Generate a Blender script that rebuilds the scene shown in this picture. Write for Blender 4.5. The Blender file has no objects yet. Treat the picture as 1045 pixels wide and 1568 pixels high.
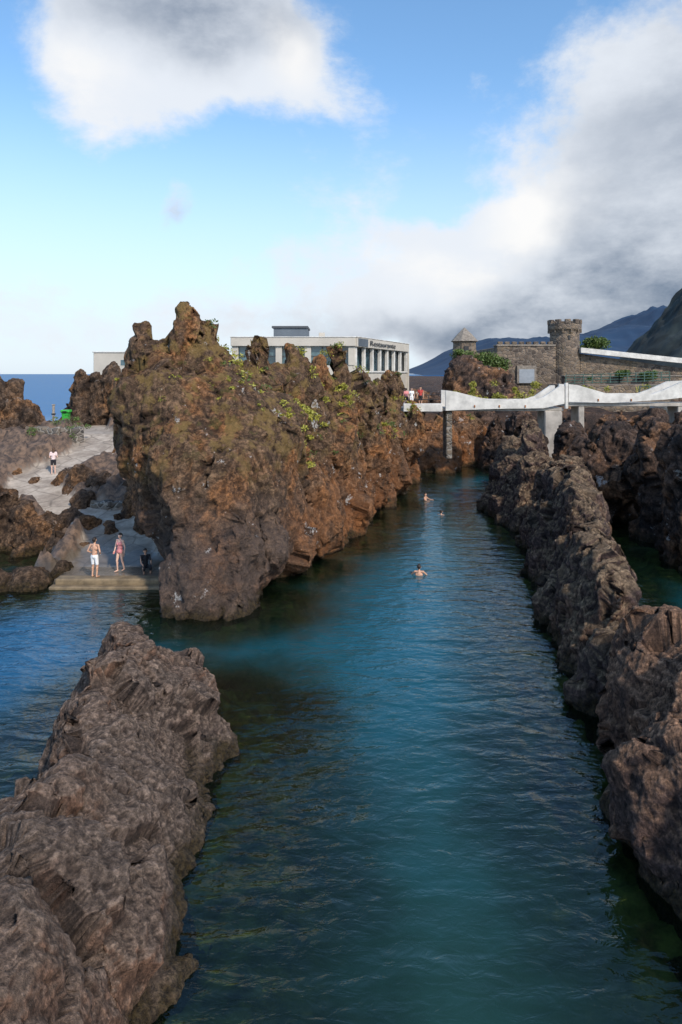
import bpy, bmesh, math, random
import numpy as np
from mathutils import Vector, Matrix
from mathutils.kdtree import KDTree
random.seed(4); rng=np.random.RandomState(7)
scene=bpy.context.scene
# ------------------------------------------------------------------ noise
_perm=rng.permutation(256); _g=rng.normal(size=(256,3)); _g/=np.linalg.norm(_g,axis=1)[:,None]
def _hash(ix,iy,iz): return _perm[(_perm[(_perm[ix&255]+iy)&255]+iz)&255]
def perlin(p):
    i=np.floor(p).astype(int); f=p-i; u=f*f*f*(f*(f*6-15)+10); r=np.zeros(len(p))
    for dx in (0,1):
        for dy in (0,1):
            for dz in (0,1):
                h=_hash(i[:,0]+dx,i[:,1]+dy,i[:,2]+dz)
                d=f-np.array([dx,dy,dz]); g=_g[h]
                w=(u[:,0] if dx else 1-u[:,0])*(u[:,1] if dy else 1-u[:,1])*(u[:,2] if dz else 1-u[:,2])
                r+=w*(d*g).sum(1)
    return r*1.5
def fbm(p,o=4,gain=.5):
    r=np.zeros(len(p)); a=1
    for k in range(o):
        r+=a*perlin(p*(2**k)+k*17.3); a*=gain
    return r
def ridged(p,o=3):
    r=np.zeros(len(p)); a=1
    for k in range(o):
        r+=a*(1-2*np.abs(perlin(p*(2**k)+k*11.1))); a*=.5
    return r/1.75
_j=rng.rand(256,3); _rv=rng.rand(256)
def worley(p,full=False):
    i=np.floor(p).astype(int); f=p-i
    f1=np.full(len(p),9.);f2=np.full(len(p),9.); hid=np.zeros(len(p),int); off=np.zeros((len(p),3))
    for dx in (-1,0,1):
        for dy in (-1,0,1):
            for dz in (-1,0,1):
                h=_hash(i[:,0]+dx,i[:,1]+dy,i[:,2]+dz)
                v=np.array([dx,dy,dz])+_j[h]-f; d=np.sqrt((v**2).sum(1))
                n=d<f1
                f2=np.where(n,f1,np.minimum(f2,d)); f1=np.where(n,d,f1)
                if full: hid=np.where(n,h,hid); off=np.where(n[:,None],-v,off)
    return (f1,f2,hid,off) if full else (f1,f2)
# ------------------------------------------------------------------ materials
class G:
    def __init__(s,nt): s.nt=nt
    def new(s,t,**k):
        n=s.nt.nodes.new(t)
        for a,b in k.items(): setattr(n,a,b)
        return n
    def put(s,sock,v):
        if v is None: return
        if isinstance(v,bpy.types.NodeSocket): s.nt.links.new(v,sock)
        else:
            if sock.type=='RGBA' and len(v)==3: v=(*v,1)
            sock.default_value=v
    def m(s,op,a,b=None,c=None,clamp=False):
        n=s.new('ShaderNodeMath',operation=op); n.use_clamp=clamp
        for k,v in enumerate((a,b,c)): s.put(n.inputs[k],v)
        return n.outputs[0]
    def vm(s,op,a,b=None):
        n=s.new('ShaderNodeVectorMath',operation=op); s.put(n.inputs[0],a); s.put(n.inputs[1],b)
        return n.outputs['Value'] if op in('LENGTH','DOT_PRODUCT') else n.outputs[0]
    def ss(s,v,a,b,lo=0.,hi=1.):
        n=s.new('ShaderNodeMapRange',interpolation_type='SMOOTHSTEP'); n.clamp=True
        s.put(n.inputs[0],v)
        for k,x in enumerate((a,b,lo,hi)): n.inputs[k+1].default_value=x
        return n.outputs[0]
    def mix(s,f,a,b,bt='MIX'):
        n=s.new('ShaderNodeMix',data_type='RGBA',blend_type=bt)
        s.put(n.inputs[0],f); s.put(n.inputs[6],a); s.put(n.inputs[7],b); return n.outputs[2]
    def noise(s,vec,scale,detail=4,rough=.55,dist=0.):
        n=s.new('ShaderNodeTexNoise'); s.put(n.inputs['Vector'],vec)
        n.inputs['Scale'].default_value=scale;n.inputs['Detail'].default_value=detail
        n.inputs['Roughness'].default_value=rough;n.inputs['Distortion'].default_value=dist
        return n.outputs[0]
    def vor(s,vec,scale,feature='F1',rnd=1.):
        n=s.new('ShaderNodeTexVoronoi',feature=feature); s.put(n.inputs['Vector'],vec)
        n.inputs['Scale'].default_value=scale; n.inputs['Randomness'].default_value=rnd
        return n
    def bump(s,h,st,dist,nrm=None):
        n=s.new('ShaderNodeBump'); n.inputs['Strength'].default_value=st;n.inputs['Distance'].default_value=dist
        s.put(n.inputs['Height'],h)
        if nrm: s.put(n.inputs['Normal'],nrm)
        return n.outputs[0]
def newmat(name):
    m=bpy.data.materials.new(name); m.use_nodes=True; g=G(m.node_tree)
    b=m.node_tree.nodes['Principled BSDF']
    geo=g.new('ShaderNodeNewGeometry'); return m,g,b,geo.outputs['Position'],geo
def simple(name,col,rough=.6,var=.25,scale=3.,bump=.15,metal=0.,bscale=25.):
    m,g,b,pos,geo=newmat(name)
    n=g.noise(pos,scale,4,.65)
    c=g.mix(g.ss(n,.3,.7),tuple(x*(1-var) for x in col),tuple(min(1,x*(1+var)) for x in col))
    g.put(b.inputs['Base Color'],c); b.inputs['Roughness'].default_value=rough; b.inputs['Metallic'].default_value=metal
    if bump: g.put(b.inputs['Normal'],g.bump(g.noise(pos,bscale,3),bump,.03))
    return m
def rock_mat(name,dark,mid,warm,warm_lo=.5,warm_hi=.65,guano=.0,lichen=0.,fine=1.,topc=None,bs=1.):
    m,g,b,pos,geo=newmat(name)
    sep=g.new('ShaderNodeSeparateXYZ'); g.put(sep.inputs[0],pos); z=sep.outputs[2]
    n1=g.noise(pos,.33,4,.62,.3); n2=g.noise(g.vm('MULTIPLY',pos,(1,1,.6)),1.3,5,.68); n3=g.noise(pos,8*fine,5,.78)
    c=g.mix(g.ss(n2,.35,.65),dark,mid)
    c=g.mix(g.m('MULTIPLY',g.ss(n1,warm_lo,warm_hi),g.ss(n2,.25,.6)),c,warm)
    nz=g.new('ShaderNodeSeparateXYZ'); g.put(nz.inputs[0],geo.outputs['Normal']); up=nz.outputs[2]
    if topc: c=g.mix(g.m('MULTIPLY',g.ss(up,.15,.75),g.ss(n2,.25,.55,.35,.8)),c,topc)  # upward faces painted lighter, sunlit tops put into the base colour
    c=g.mix(1.,c,g.mix(g.ss(n3,.3,.7),(.50,.49,.48),(1.55,1.53,1.50)),'MULTIPLY')
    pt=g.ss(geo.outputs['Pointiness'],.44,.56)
    c=g.mix(1.,c,g.mix(pt,(.45,.43,.43),(1.5,1.47,1.42)),'MULTIPLY')  # painted shading: hollows darkened, raised edges lightened in the base colour
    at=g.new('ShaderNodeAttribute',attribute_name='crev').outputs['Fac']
    c=g.mix(g.ss(g.m('ADD',at,g.m('MULTIPLY',g.m('SUBTRACT',n3,.5),.15)),.0,.09),g.mix(.45,c,(.015,.012,.011)),c)  # crevices darkened in the colour, part dirt, part painted shade
    if lichen:
        nl=g.noise(pos,.9,5,.7)
        f=g.m('MULTIPLY',g.ss(nl,.51,.60),g.ss(z,3.5,7.))
        c=g.mix(g.m('MULTIPLY',f,lichen*.85),c,g.mix(n3,(.20,.13,.045),(.37,.25,.09)))
        f=g.m('MULTIPLY',g.ss(nl,.43,.36),g.ss(g.m('ADD',z,g.m('MULTIPLY',up,2.5)),5.5,9.))
        c=g.mix(g.m('MULTIPLY',f,lichen*.55),c,(.12,.115,.03))
        f=g.m('MULTIPLY',g.ss(z,5.5,2.),g.ss(sep.outputs[1],33.,28.))
        c=g.mix(g.m('MULTIPLY',f,.65),c,g.mix(n3,(.055,.042,.04),(.20,.155,.135)))
        f=g.m('MULTIPLY',g.ss(z,5.,1.5),g.ss(sep.outputs[1],29.5,32.))
        c=g.mix(g.m('MULTIPLY',f,g.ss(n2,.35,.6,.05,.6)),c,(.34,.14,.055))
    if guano:
        f=g.m('MULTIPLY',g.ss(g.noise(pos,1.0,6,.75),.62,.66),g.ss(n3,.42,.52))
        c=g.mix(g.m('MULTIPLY',f,guano),c,(.6,.58,.55))
    zz=g.m('ADD',z,g.m('MULTIPLY',g.m('SUBTRACT',n2,.5),1.3))
    wet=g.ss(zz,.60,.10)
    c=g.mix(g.m('MULTIPLY',wet,.85),c,g.mix(g.ss(n3,.4,.6),(.022,.018,.012),(.075,.055,.022)))
    g.put(b.inputs['Base Color'],c)
    g.put(b.inputs['Roughness'],g.m('SUBTRACT',.92,g.m('MULTIPLY',wet,.55)))
    b.inputs['Specular IOR Level'].default_value=.25
    h=g.m('ADD',g.noise(pos,3.4*fine,6,.78),g.m('MULTIPLY',n3,.4))
    g.put(b.inputs['Normal'],g.bump(h,bs,.36/fine))
    return m
M={}
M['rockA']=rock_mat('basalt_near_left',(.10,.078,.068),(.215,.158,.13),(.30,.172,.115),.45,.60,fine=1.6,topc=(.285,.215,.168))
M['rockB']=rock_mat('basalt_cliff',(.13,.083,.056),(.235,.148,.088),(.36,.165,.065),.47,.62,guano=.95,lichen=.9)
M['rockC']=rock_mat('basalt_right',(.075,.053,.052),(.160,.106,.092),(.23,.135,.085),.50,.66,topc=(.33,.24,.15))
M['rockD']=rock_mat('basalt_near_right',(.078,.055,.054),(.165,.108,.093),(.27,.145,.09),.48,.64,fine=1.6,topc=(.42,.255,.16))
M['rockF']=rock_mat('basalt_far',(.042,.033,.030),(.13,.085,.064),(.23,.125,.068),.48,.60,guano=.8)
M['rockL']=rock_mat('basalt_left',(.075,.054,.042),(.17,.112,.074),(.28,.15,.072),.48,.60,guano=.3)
M['concrete']=simple('weathered_concrete',(.38,.345,.30),.85,.25,1.2,.3)
M['white']=simple('whitewashed_concrete',(.60,.58,.53),.75,.22,.9,.2)
M['cream']=simple('cream_render',(.50,.46,.39),.8,.08,.5,.08)
M['roofgrey']=simple('dark_cladding',(.10,.12,.14),.5,.15,.5,.05)
M['frame']=simple('window_frame',(.06,.065,.07),.45,.1,2,0)
M['metal']=simple('railing_green',(.04,.09,.07),.5,.2,3,.0)
M['black']=simple('black_plastic',(.02,.02,.02),.5,.1,3,.0)
M['bin']=simple('green_plastic',(.05,.42,.06),.4,.1,3,.0)
M['wood']=simple('bleached_wood',(.30,.26,.21),.8,.3,6,.2)
def glass_mat():
    m,g,b,pos,geo=newmat('tinted_glazing')
    g.put(b.inputs['Base Color'],g.mix(g.ss(g.noise(pos,.6,3),.4,.6),(.02,.045,.055),(.09,.16,.18)))
    b.inputs['Roughness'].default_value=.06; b.inputs['Specular IOR Level'].default_value=.9
    return m
M['glass']=glass_mat()
def stone_mat(name,a,bcol,mortar,scale):
    m,g,b,pos,geo=newmat(name)
    p=g.vm('ADD',pos,g.vm('MULTIPLY',g.noise(pos,1.2,3),(.3,.3,.3)))
    p=g.vm('MULTIPLY',p,(1,1,1.5))
    v=g.vor(p,scale); e=g.vor(p,scale,'DISTANCE_TO_EDGE').outputs['Distance']
    sc=g.new('ShaderNodeSeparateColor'); g.put(sc.inputs[0],v.outputs['Color'])
    c=g.mix(sc.outputs[0],a,bcol)
    c=g.mix(g.ss(g.noise(pos,.35,4,.6),.4,.65),c,g.mix(.5,c,(.26,.19,.11)))
    c=g.mix(1.,c,g.mix(g.noise(pos,8,4,.7),(.5,.5,.5),(1.45,1.45,1.45)),'MULTIPLY')
    c=g.mix(g.ss(e,.02,.09),mortar,c)
    g.put(b.inputs['Base Color'],c); b.inputs['Roughness'].default_value=.9
    g.put(b.inputs['Normal'],g.bump(g.ss(e,0,.15),.8,.08)); return m
M['fort']=stone_mat('fort_masonry',(.045,.035,.03),(.24,.18,.13),(.16,.135,.11),1.6)
M['rubble']=stone_mat('rubble_masonry',(.05,.046,.043),(.17,.145,.12),(.28,.255,.22),2.0)
M['tile']=simple('grey_tiles',(.22,.19,.155),.9,.3,3,.3)
def leaf_mat(name,a,b2,scale=1.5):
    m,g,b,pos,geo=newmat(name)
    ri=geo.outputs['Random Per Island']
    g.put(b.inputs['Base Color'],g.mix(g.m('ADD',g.m('MULTIPLY',ri,.6),g.m('MULTIPLY',g.noise(pos,scale,2),.4)),a,b2))
    b.inputs['Roughness'].default_value=.6
    return m
M['leaf']=leaf_mat('green_foliage',(.03,.06,.012),(.13,.19,.035))
M['leafy']=leaf_mat('dry_yellow_foliage',(.15,.16,.02),(.42,.38,.05))
# ------------------------------------------------------------------ mesh helpers
def link(o):
    scene.collection.objects.link(o); return o
def mesh_obj(name,verts,faces,mat=None,smooth=False,parent=None):
    me=bpy.data.meshes.new(name); me.from_pydata([tuple(map(float,v)) for v in verts],[],faces); me.update()
    if mat: me.materials.append(mat)
    if smooth:
        me.polygons.foreach_set('use_smooth',[True]*len(me.polygons))
    o=link(bpy.data.objects.new(name,me))
    if parent: o.parent=parent
    return o
def empty(name,loc=(0,0,0)):
    o=link(bpy.data.objects.new(name,None)); o.location=loc; o.empty_display_size=.3; return o
def box(name,lo,hi,mat,parent=None,bev=.02,rot=None,piv=None):
    bm=bmesh.new(); bmesh.ops.create_cube(bm,size=1)
    lo=Vector(lo);hi=Vector(hi);c=(lo+hi)/2;s=hi-lo
    for v in bm.verts: v.co=Vector((v.co.x*s.x,v.co.y*s.y,v.co.z*s.z))
    if bev: bmesh.ops.bevel(bm,geom=bm.edges[:],offset=min(bev,min(s)*.3),segments=1,affect='EDGES',profile=.5)
    for v in bm.verts: v.co+=c
    if rot is not None:
        R=Matrix.Rotation(rot,3,'Z'); pv=Vector(piv)
        for v in bm.verts: v.co=R@(v.co-pv)+pv
    me=bpy.data.meshes.new(name); bm.to_mesh(me); bm.free(); me.materials.append(mat)
    o=link(bpy.data.objects.new(name,me))
    if parent: o.parent=parent
    return o
def prism_xz(name,poly,y0,y1,mat,parent=None):
    n=len(poly); v=[(x,y0,z) for x,z in poly]+[(x,y1,z) for x,z in poly]
    f=[tuple(range(n)),tuple(range(2*n-1,n-1,-1))]+[(i,i+n,(i+1)%n+n,(i+1)%n) for i in range(n)]
    o=mesh_obj(name,v,f,mat,parent=parent)
    bm=bmesh.new(); bm.from_mesh(o.data); bmesh.ops.recalc_face_normals(bm,faces=bm.faces)
    bm.to_mesh(o.data); bm.free(); return o
def ico(sub):
    bm=bmesh.new(); bmesh.ops.create_icosphere(bm,subdivisions=sub,radius=1)
    v=np.array([x.co[:] for x in bm.verts]); f=np.array([[q.index for q in p.verts] for p in bm.faces]); bm.free(); return v,f
ICO2=ico(2)
def caps_mesh(caps,jit=0.,tmpl=ICO2,sc=(1,1,1)):
    V=[];F=[];o=0
    tv,tf=tmpl
    for c in caps:
        p0=np.array(c[0:3]);r0=c[3];p1=np.array(c[4:7]);r1=c[7]
        ax=p1-p0; L=np.linalg.norm(ax); ax=ax/L if L>1e-6 else np.array([0,0,1.])
        top=(tv@ax)>0
        k=1+jit*(rng.rand(len(tv))-.5)*2 if jit else np.ones(len(tv))
        vv=np.where(top[:,None],p1+tv*(r1*k)[:,None]*sc,p0+tv*(r0*k)[:,None]*sc)
        V.append(vv);F.append(tf+o);o+=len(tv)
    return np.vstack(V),np.vstack(F)
def remesh(name,V,F,voxel,smooth=2,fac=.5):
    me=bpy.data.meshes.new(name+'_raw'); me.from_pydata(V.tolist(),[],F.tolist()); me.update()
    o=link(bpy.data.objects.new(name,me))
    md=o.modifiers.new('r','REMESH'); md.mode='VOXEL'; md.voxel_size=voxel
    if smooth:
        s=o.modifiers.new('s','SMOOTH'); s.iterations=smooth; s.factor=fac
    dg=bpy.context.evaluated_depsgraph_get(); dg.update()
    m2=bpy.data.meshes.new_from_object(o.evaluated_get(dg)); o.modifiers.clear(); o.data=m2; m2.name=name
    bpy.data.meshes.remove(me)
    m2.polygons.foreach_set('use_smooth',[True]*len(m2.polygons))
    return o
def getco(me):
    a=np.empty(len(me.vertices)*3); me.vertices.foreach_get('co',a); return a.reshape(-1,3)
def getno(me):
    a=np.empty(len(me.vertices)*3); me.vertex_normals.foreach_get('vector',a); return a.reshape(-1,3)
def smooth01(t): t=np.clip(t,0,1); return t*t*(3-2*t)
def displace(o,amps,voxel,off=0.):
    me=o.data; cre=np.ones(len(me.vertices))
    for kind,wl,amp,zs in amps:
        p=getco(me); n=getno(me); q=(p+off)/wl; q[:,2]/=zs
        if kind=='F':    # chisel: gather the surface into patches and flatten each onto its own tilted plane
            q=q+.22*np.stack([fbm(q*.9+5,2),fbm(q*.9+31,2),fbm(q*.9+57,2)],1)
            ns=max(20,int(len(p)*voxel*voxel/(wl*wl)/max(1,zs*.8))); ids=rng.choice(len(p),ns,replace=False)
            kd=KDTree(ns)
            for i,v in enumerate(q[ids].tolist()): kd.insert(v,i)
            kd.balance(); fn=kd.find_n
            lab=np.empty(len(p),int); e=np.empty(len(p))
            for i,v in enumerate(q.tolist()):
                r=fn(v,2); lab[i]=r[0][1]; e[i]=r[1][2]-r[0][2]
            cnt=np.maximum(np.bincount(lab,minlength=ns),1)[:,None]
            c=np.stack([np.bincount(lab,p[:,k],ns) for k in range(3)],1)/cnt
            m_=np.stack([np.bincount(lab,n[:,k],ns) for k in range(3)],1)/cnt+rng.normal(size=(ns,3))*.16
            m_/=np.linalg.norm(m_,axis=1)[:,None]+1e-6
            d=((c[lab]-p)*m_[lab]).sum(1)+(rng.rand(ns)[lab]-.5)*wl*.18
            d=np.clip(d,-.32*wl,.32*wl)
            p=p+m_[lab]*(d*amp)[:,None]
            w=smooth01(e/.06); p=p-n*((1-w)*wl*.035)[:,None]
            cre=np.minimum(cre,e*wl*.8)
            me.vertices.foreach_set('co',p.ravel()); me.update(); continue
        if kind=='p': d=perlin(q)
        elif kind=='f': d=fbm(q,3,.65)
        elif kind=='r': d=ridged(q,3)-.3
        elif kind=='v': d=-np.maximum(0,1-np.abs(fbm(q,3))*7)      # thin fissures
        p=p+n*(d*amp)[:,None]
        me.vertices.foreach_set('co',p.ravel()); me.update()
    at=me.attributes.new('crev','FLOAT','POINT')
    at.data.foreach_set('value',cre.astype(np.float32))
FOOT=[]
def rock(name,caps,voxel,mat,amps,off=0.,jit=.22,smooth=6):
    for c in caps:
        if c[2]<0.5: FOOT.append((c[0],c[1],c[3]))
    V,F=caps_mesh(caps,jit)
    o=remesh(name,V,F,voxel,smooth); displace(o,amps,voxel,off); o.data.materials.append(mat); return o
# ------------------------------------------------------------------ ROCKS
NEAR=[('p',2.4,.34,1),('p',1.1,.16,1),('F',1.5,.8,1.0),('v',1.6,.12,1),('F',.5,.7,1.0),('r',.55,.07,.9),('F',.2,.55,1.0),('r',.2,.02,1),('f',.12,.02,1)]
A=[(-4.3,8.0,-1,2.4,-4.8,8.0,1.6,1.4),(-4.1,10.2,-1,2.2,-4.8,10.2,1.3,1.3),(-4.0,12.2,-1,2.2,-4.9,12.3,1.2,1.1),
   (-4.0,14.2,-1,2.2,-5.2,14.4,1.4,1.0),(-4.4,16.2,-1,2.2,-5.5,16.4,1.7,.9),(-5.1,17.9,-1,1.8,-5.5,18.2,2.1,.8),
   (-4.2,18.4,-1,1.6,-4.1,18.6,1.1,.8),(-5.6,15.2,-1,1.6,-5.8,15.4,1.3,.8),(-6.0,17.3,-1,1.5,-6.1,17.6,1.4,.7),(-5.7,12.2,-1,1.6,-5.8,12.2,.8,.9),
   (-6.0,9.5,-1,2.0,-6.0,9.5,1.1,1.3),(-3.6,8.2,-1,1.4,-3.9,8.2,.3,1.1),(-3.4,16.4,-1,1.3,-3.8,16.8,.7,.9),(-4.3,17.2,0,1.3,-4.6,17.4,1.2,.9),
   (-3.3,13.6,-.6,1.1,-3.7,13.8,.3,.9),(-3.4,11.2,-.6,1.1,-3.8,11.4,.3,.9)]
rockA=rock('basalt_rock',A,.047,M['rockA'],NEAR,3.)
B=[(-5.0,27.9,-1,2.2,-5.6,29.6,4.5,2.9),(-6.7,30,3,1.9,-8.0,31,7.2,2.6),(-6.7,31,6,3.0,-7.2,32,9.8,1.4),
   (-7.1,31.5,9,1.3,-7.1,31.5,12.3,.35),(-6.7,31.8,9,1.4,-6.2,31.8,11.0,.5),(-8.7,31.5,8,1.6,-9.1,31.5,11.2,.65),(-8.0,31.6,9,1.3,-8.0,31.6,10.8,.7),
   (-5.6,32,6,3.0,-5.5,32.6,9.2,1.1),(-4.9,31,2,3.0,-4.7,31.2,6.6,2.4),(-3.4,32,1.8,2.2,-3.5,32.4,6.3,2.2),
   (-4.6,33.5,-1,3.1,-4.9,34.7,7.8,2.0),(-2.0,38.5,-1,3.0,-3.0,39.5,7.3,1.9),(-.5,43.6,-1,3,-1.6,44.5,7.2,1.8),
   (1,49,-1,3,0,50,6.2,2.0),(2.9,55,-1,3,2,56,5.6,1.8),(4.8,60.5,-1,3,4.5,61.5,4.2,1.6),(9.0,66.6,-1,3.4,9.3,68,3.0,1.8),(13.0,71.6,-1,3.6,13.5,72.5,3,2.2),
   (-4.3,36,8,1.2,-4.4,36,10.8,.6),(-2.6,38,8,1.3,-2.6,38,10.7,.6),(-3.4,37,8,1.0,-3.5,37,9.6,.5),(-.2,43,7,1.4,-.1,43,10.6,.65),(-1.3,41,7,1.1,-1.3,41,9.6,.6),
   (1.5,46.5,6,1.5,1.5,46.5,9.2,.65),(3.9,55,5,1.7,4.1,55,9.1,.75),(2.4,51,5,1.3,2.5,51,8.4,.55),(6.0,58.5,3,1.5,6.2,58.5,6.2,.8),
   (-6,34.5,-1,2.4,-7.6,35,7,2.6),(-6,39,-1,3.0,-6.3,40,7,2.6),(-5,45,-1,3.5,-5.2,46,6.8,2.6),(-3,51,-1,4,-3.5,52,6.4,2.6),(-1,57,-1,4,-1.5,58,5.4,2.6),
   (-9.4,32.3,6.4,1.3,-9.6,32.2,8.2,1.3),(-9.0,38,-1,2.0,-9.6,38,4.5,1.5),(-10,42,-1,2.2,-10.6,43,5.0,1.5),(-1.2,34.6,1.4,1.2,-2.4,35,4.6,1.6),
   (.6,40,1.2,1.3,-.6,40.5,5,1.6),(2.2,46,1.2,1.3,1.2,46.4,5,1.4),(3.9,52.3,1,1.4,3,52.5,4.6,1.5)]
rockB=rock('volcanic_cliff',B,.095,M['rockB'],[('p',3.4,.6,1.4),('p',1.6,.38,1.4),('F',2.2,.75,1.6),('v',2.6,.3,1.8),('F',.9,.75,1.5),('r',1.2,.18,1.3),('F',.4,.6,1.2),('r',.4,.05,1.1),('f',.3,.06,1)],11.,smooth=4)
C=[(11.6,46.5,-1,2.4,12.2,48,3.4,1.4),(11.6,42,-1,2.4,12.2,42.5,3.1,1.3),(11.5,37,-1,2.4,12.0,37.5,3.3,1.2),(11.0,33.8,-1,2.4,11.5,34,3.7,1.2),
   (10.3,31,-1,2.4,10.9,31.8,3.7,1.0),(9.2,27.6,-1,1.9,10.0,28,3.4,.85),(8.6,24.4,-1,1.7,9.2,24.6,2.9,.85),(8.2,21.6,-1,1.6,8.5,21.8,2.2,.8),
   (10.0,29.5,-1,1.9,10.6,30,3.6,.8),(8.9,26,-1,1.7,9.6,26.3,3.1,.75),(7.9,19.4,-1,1.7,8.1,19.3,1.5,.9),(8.3,23,-1,1.6,8.8,23.2,2.5,.8),
   (12.6,45,2,1,12.6,45,5.3,.6),(13.5,48.5,1,1.6,13.6,49,5.5,.7),(11.4,44,-1,2.0,11.5,45,2.8,1.1),(13.2,40,-1,1.5,13.4,40,3.4,.9)]
rockC=rock('basalt_ridge',C,.065,M['rockC'],[('p',2.4,.4,1.3),('p',1.1,.22,1.4),('F',1.6,.8,1.8),('v',1.8,.26,1.8),('F',.6,.75,1.6),('r',.8,.11,1.4),('F',.27,.6,1.2),('r',.3,.03,1),('f',.2,.035,1)],23.)
D=[(8.2,17.0,-1,2.4,8.3,16.9,1.9,1.5),(7.9,14.2,-1,2.4,8.1,14.2,1.8,1.7),(7.8,11.6,-1,2.3,8.0,11.6,1.3,1.8),(7.7,9.3,-1,2.3,8.0,9.3,.9,1.8),
   (6.9,13.2,.5,1.5,7.0,13.3,1.2,1.5),(10.5,16,-1,2.5,10.5,16,2.0,1.6),(10.8,12.5,-1,2.8,10.8,12.5,1.8,1.8),(7.5,16,1.2,1.4,7.6,16.2,2.5,1.0),(10,19,-1,1.3,10,19,.9,.8)]
rockD=rock('basalt_rock',D,.05,M['rockD'],NEAR,37.)
E=[(17.6,33,-1,2.2,17.2,33.5,5.0,1.6),(20,34,-1,2.4,20,34,5.6,1.6),(18.2,38.5,-1,1.9,18.2,39,5.0,1.4),(21.5,39,-1,2.6,21.5,39,5.0,1.5),
   (14.9,42,-1,1.7,15,42,4.2,1.2),(18,44,-1,2.2,18,44.5,4.6,1.6),(16.2,48,-1,2.0,16.4,48,4.4,1.2),(21,46,-1,2.5,21,46,5.2,1.5),(16.6,41.5,2.4,1.4,17.6,39,3.8,1.2),
   (21.5,55.5,0,2,21.5,55.5,4.8,1.2),(25,55,0,2.4,25.2,55,5.2,1.3),(28,55.5,0,2.4,28.2,55.5,5.4,1.3),(15.2,54.5,0,1.6,15.4,54.5,3.6,.9),(23.4,52,0,2,23.4,52,4.4,1.0)]
for k in range(30):
    x=random.uniform(13.5,33);y=random.uniform(47,70)
    if x<14+ (y-50)*.05 and y<60: continue
    if 16.5<x<20 and y<58: continue
    E.append((x,y,-1,random.uniform(1.6,2.4),x+.3,y,random.uniform(2.6,4.4)+(y-50)*.045,random.uniform(.6,1.2)))
rockE=rock('basalt_outcrop',E,.13,M['rockF'],[('p',2.4,.5,1.4),('F',1.9,.8,1.7),('v',2.2,.35,1.6),('F',.8,.75,1.4),('r',1.0,.18,1.4),('f',.4,.11,1)],51.,smooth=2)
Fk=[]
for k in range(70):
    x=random.uniform(6,44);y=random.uniform(72,88)
    zt=4.2+(y-72)*.2+random.uniform(-.8,.8)
    if x>26: zt-=1.2
    Fk.append((x,y,0,random.uniform(1.6,2.6),x+.3,y,zt,random.uniform(.6,1.3)))
Fk+=[(17,90,3,4.5,17,90,9.0,2.6),(20.5,91,3,4,20.5,91,8.8,2.2)]
rockFk=rock('lava_outcrop',Fk,.22,M['rockF'],[('p',3,.6,1.2),('F',2.2,.8,1.3),('F',1.0,.7,1.2),('f',.8,.22,1)],71.,smooth=2)
L=[(-26.6,50,0,2.6,-25.7,50,9.3,.9),(-24.8,50.5,0,2.2,-24.5,51,8.2,.8),(-23.4,51,1,1.8,-23.2,51,6.6,.8),(-28,52,0,3,-28,52,9,1.2),
   (-22.8,60,3,1.6,-22.8,60,9.5,.6),(-21.4,60,3,1.5,-21.5,60,8.8,.6),(-20.1,60,3,1.5,-20.1,60,9.5,.6),(-18.6,58,3,1.6,-18.8,58,7.8,.7),(-24.6,62,2,1.4,-24.6,62,6.4,.6),(-17,55,2,1.6,-17.1,55,6.1,.6),
   (-25.5,47.5,0,2.4,-25.5,47.5,3.6,1.3),(-23.2,49.8,1,1.6,-23.2,49.8,4.6,.9)]
rockL=rock('lava_pinnacles',L,.12,M['rockL'],[('p',2.2,.5,1.6),('F',1.5,.75,1.7),('F',.6,.7,1.4),('r',.9,.16,1.4),('f',.35,.09,1)],83.,smooth=2)
L2=[(-19.4,36.7,-1,1.9,-18.8,36.8,2.2,1.3),(-22,46.5,0,1.8,-22,46.5,2.8,1.1),(-20.6,46.2,1,1.3,-20.6,46.2,2.7,.8),
    (-15.9,40.8,-.5,1.6,-15.6,41.0,2.9,.9),(-14.2,40.4,-.5,1.3,-14.1,40.4,2.6,.9),(-14.7,38.9,0,1.0,-14.6,38.9,1.9,.7),(-16.8,41.8,0,1.3,-16.8,41.8,2.9,.7),(-12.9,41.3,.5,1.0,-12.9,41.3,2.6,.6),
    (-15.8,36.2,-1,1.3,-15.6,36.3,1.1,.8),(-17.0,36.8,-1,1.4,-17.0,36.9,1.6,.8),(-14.4,35.0,-1,1.1,-14.3,35.0,.7,.6),(-16.4,35.0,-1,.9,-16.4,35,.2,.5),
    (-13.6,35.9,0,1.1,-13.4,36,1.1,.7),(-14.9,37.4,0,1.0,-14.8,37.4,1.5,.6),(-12.9,34.3,-.5,.9,-12.9,34.3,.4,.5),(-10.2,36.0,0,1.0,-10.0,36,1.5,.7),(-11.1,38.8,0,1.0,-11.0,38.8,2.6,.8),
    (-12.4,39.6,0,.9,-12.2,39.8,2.6,.6),(-11.5,37.6,0,1.0,-11.2,37.8,2.3,.8),(-12.1,43,1,1.2,-12,43,3.6,.8),(-13.8,46,1,1.3,-13.5,46,4.2,.7),(-13,50,1,1.8,-13,50,5,1),(-14.8,49,1.5,1.3,-14.8,49,4.6,.7),
    (-13.8,29.8,-.7,1.2,-13.6,30,.1,.9),(-15.1,29.6,-.7,1.1,-15.0,29.6,.0,.8),(-12.9,31.3,-.5,.8,-12.8,31.5,.4,.5),(-20.6,43.5,1,1.1,-20.7,43.5,2.9,.6)]
for k in range(30):
    x=random.uniform(-23,-11);y=random.uniform(34,56); r0=random.uniform(.18,.5); zz=.25+max(0,min(19,y-32))*.24
    L2.append((x,y,zz-.2,r0,x+random.uniform(-.1,.1),y,zz+r0*.5,r0*.7))
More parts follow.
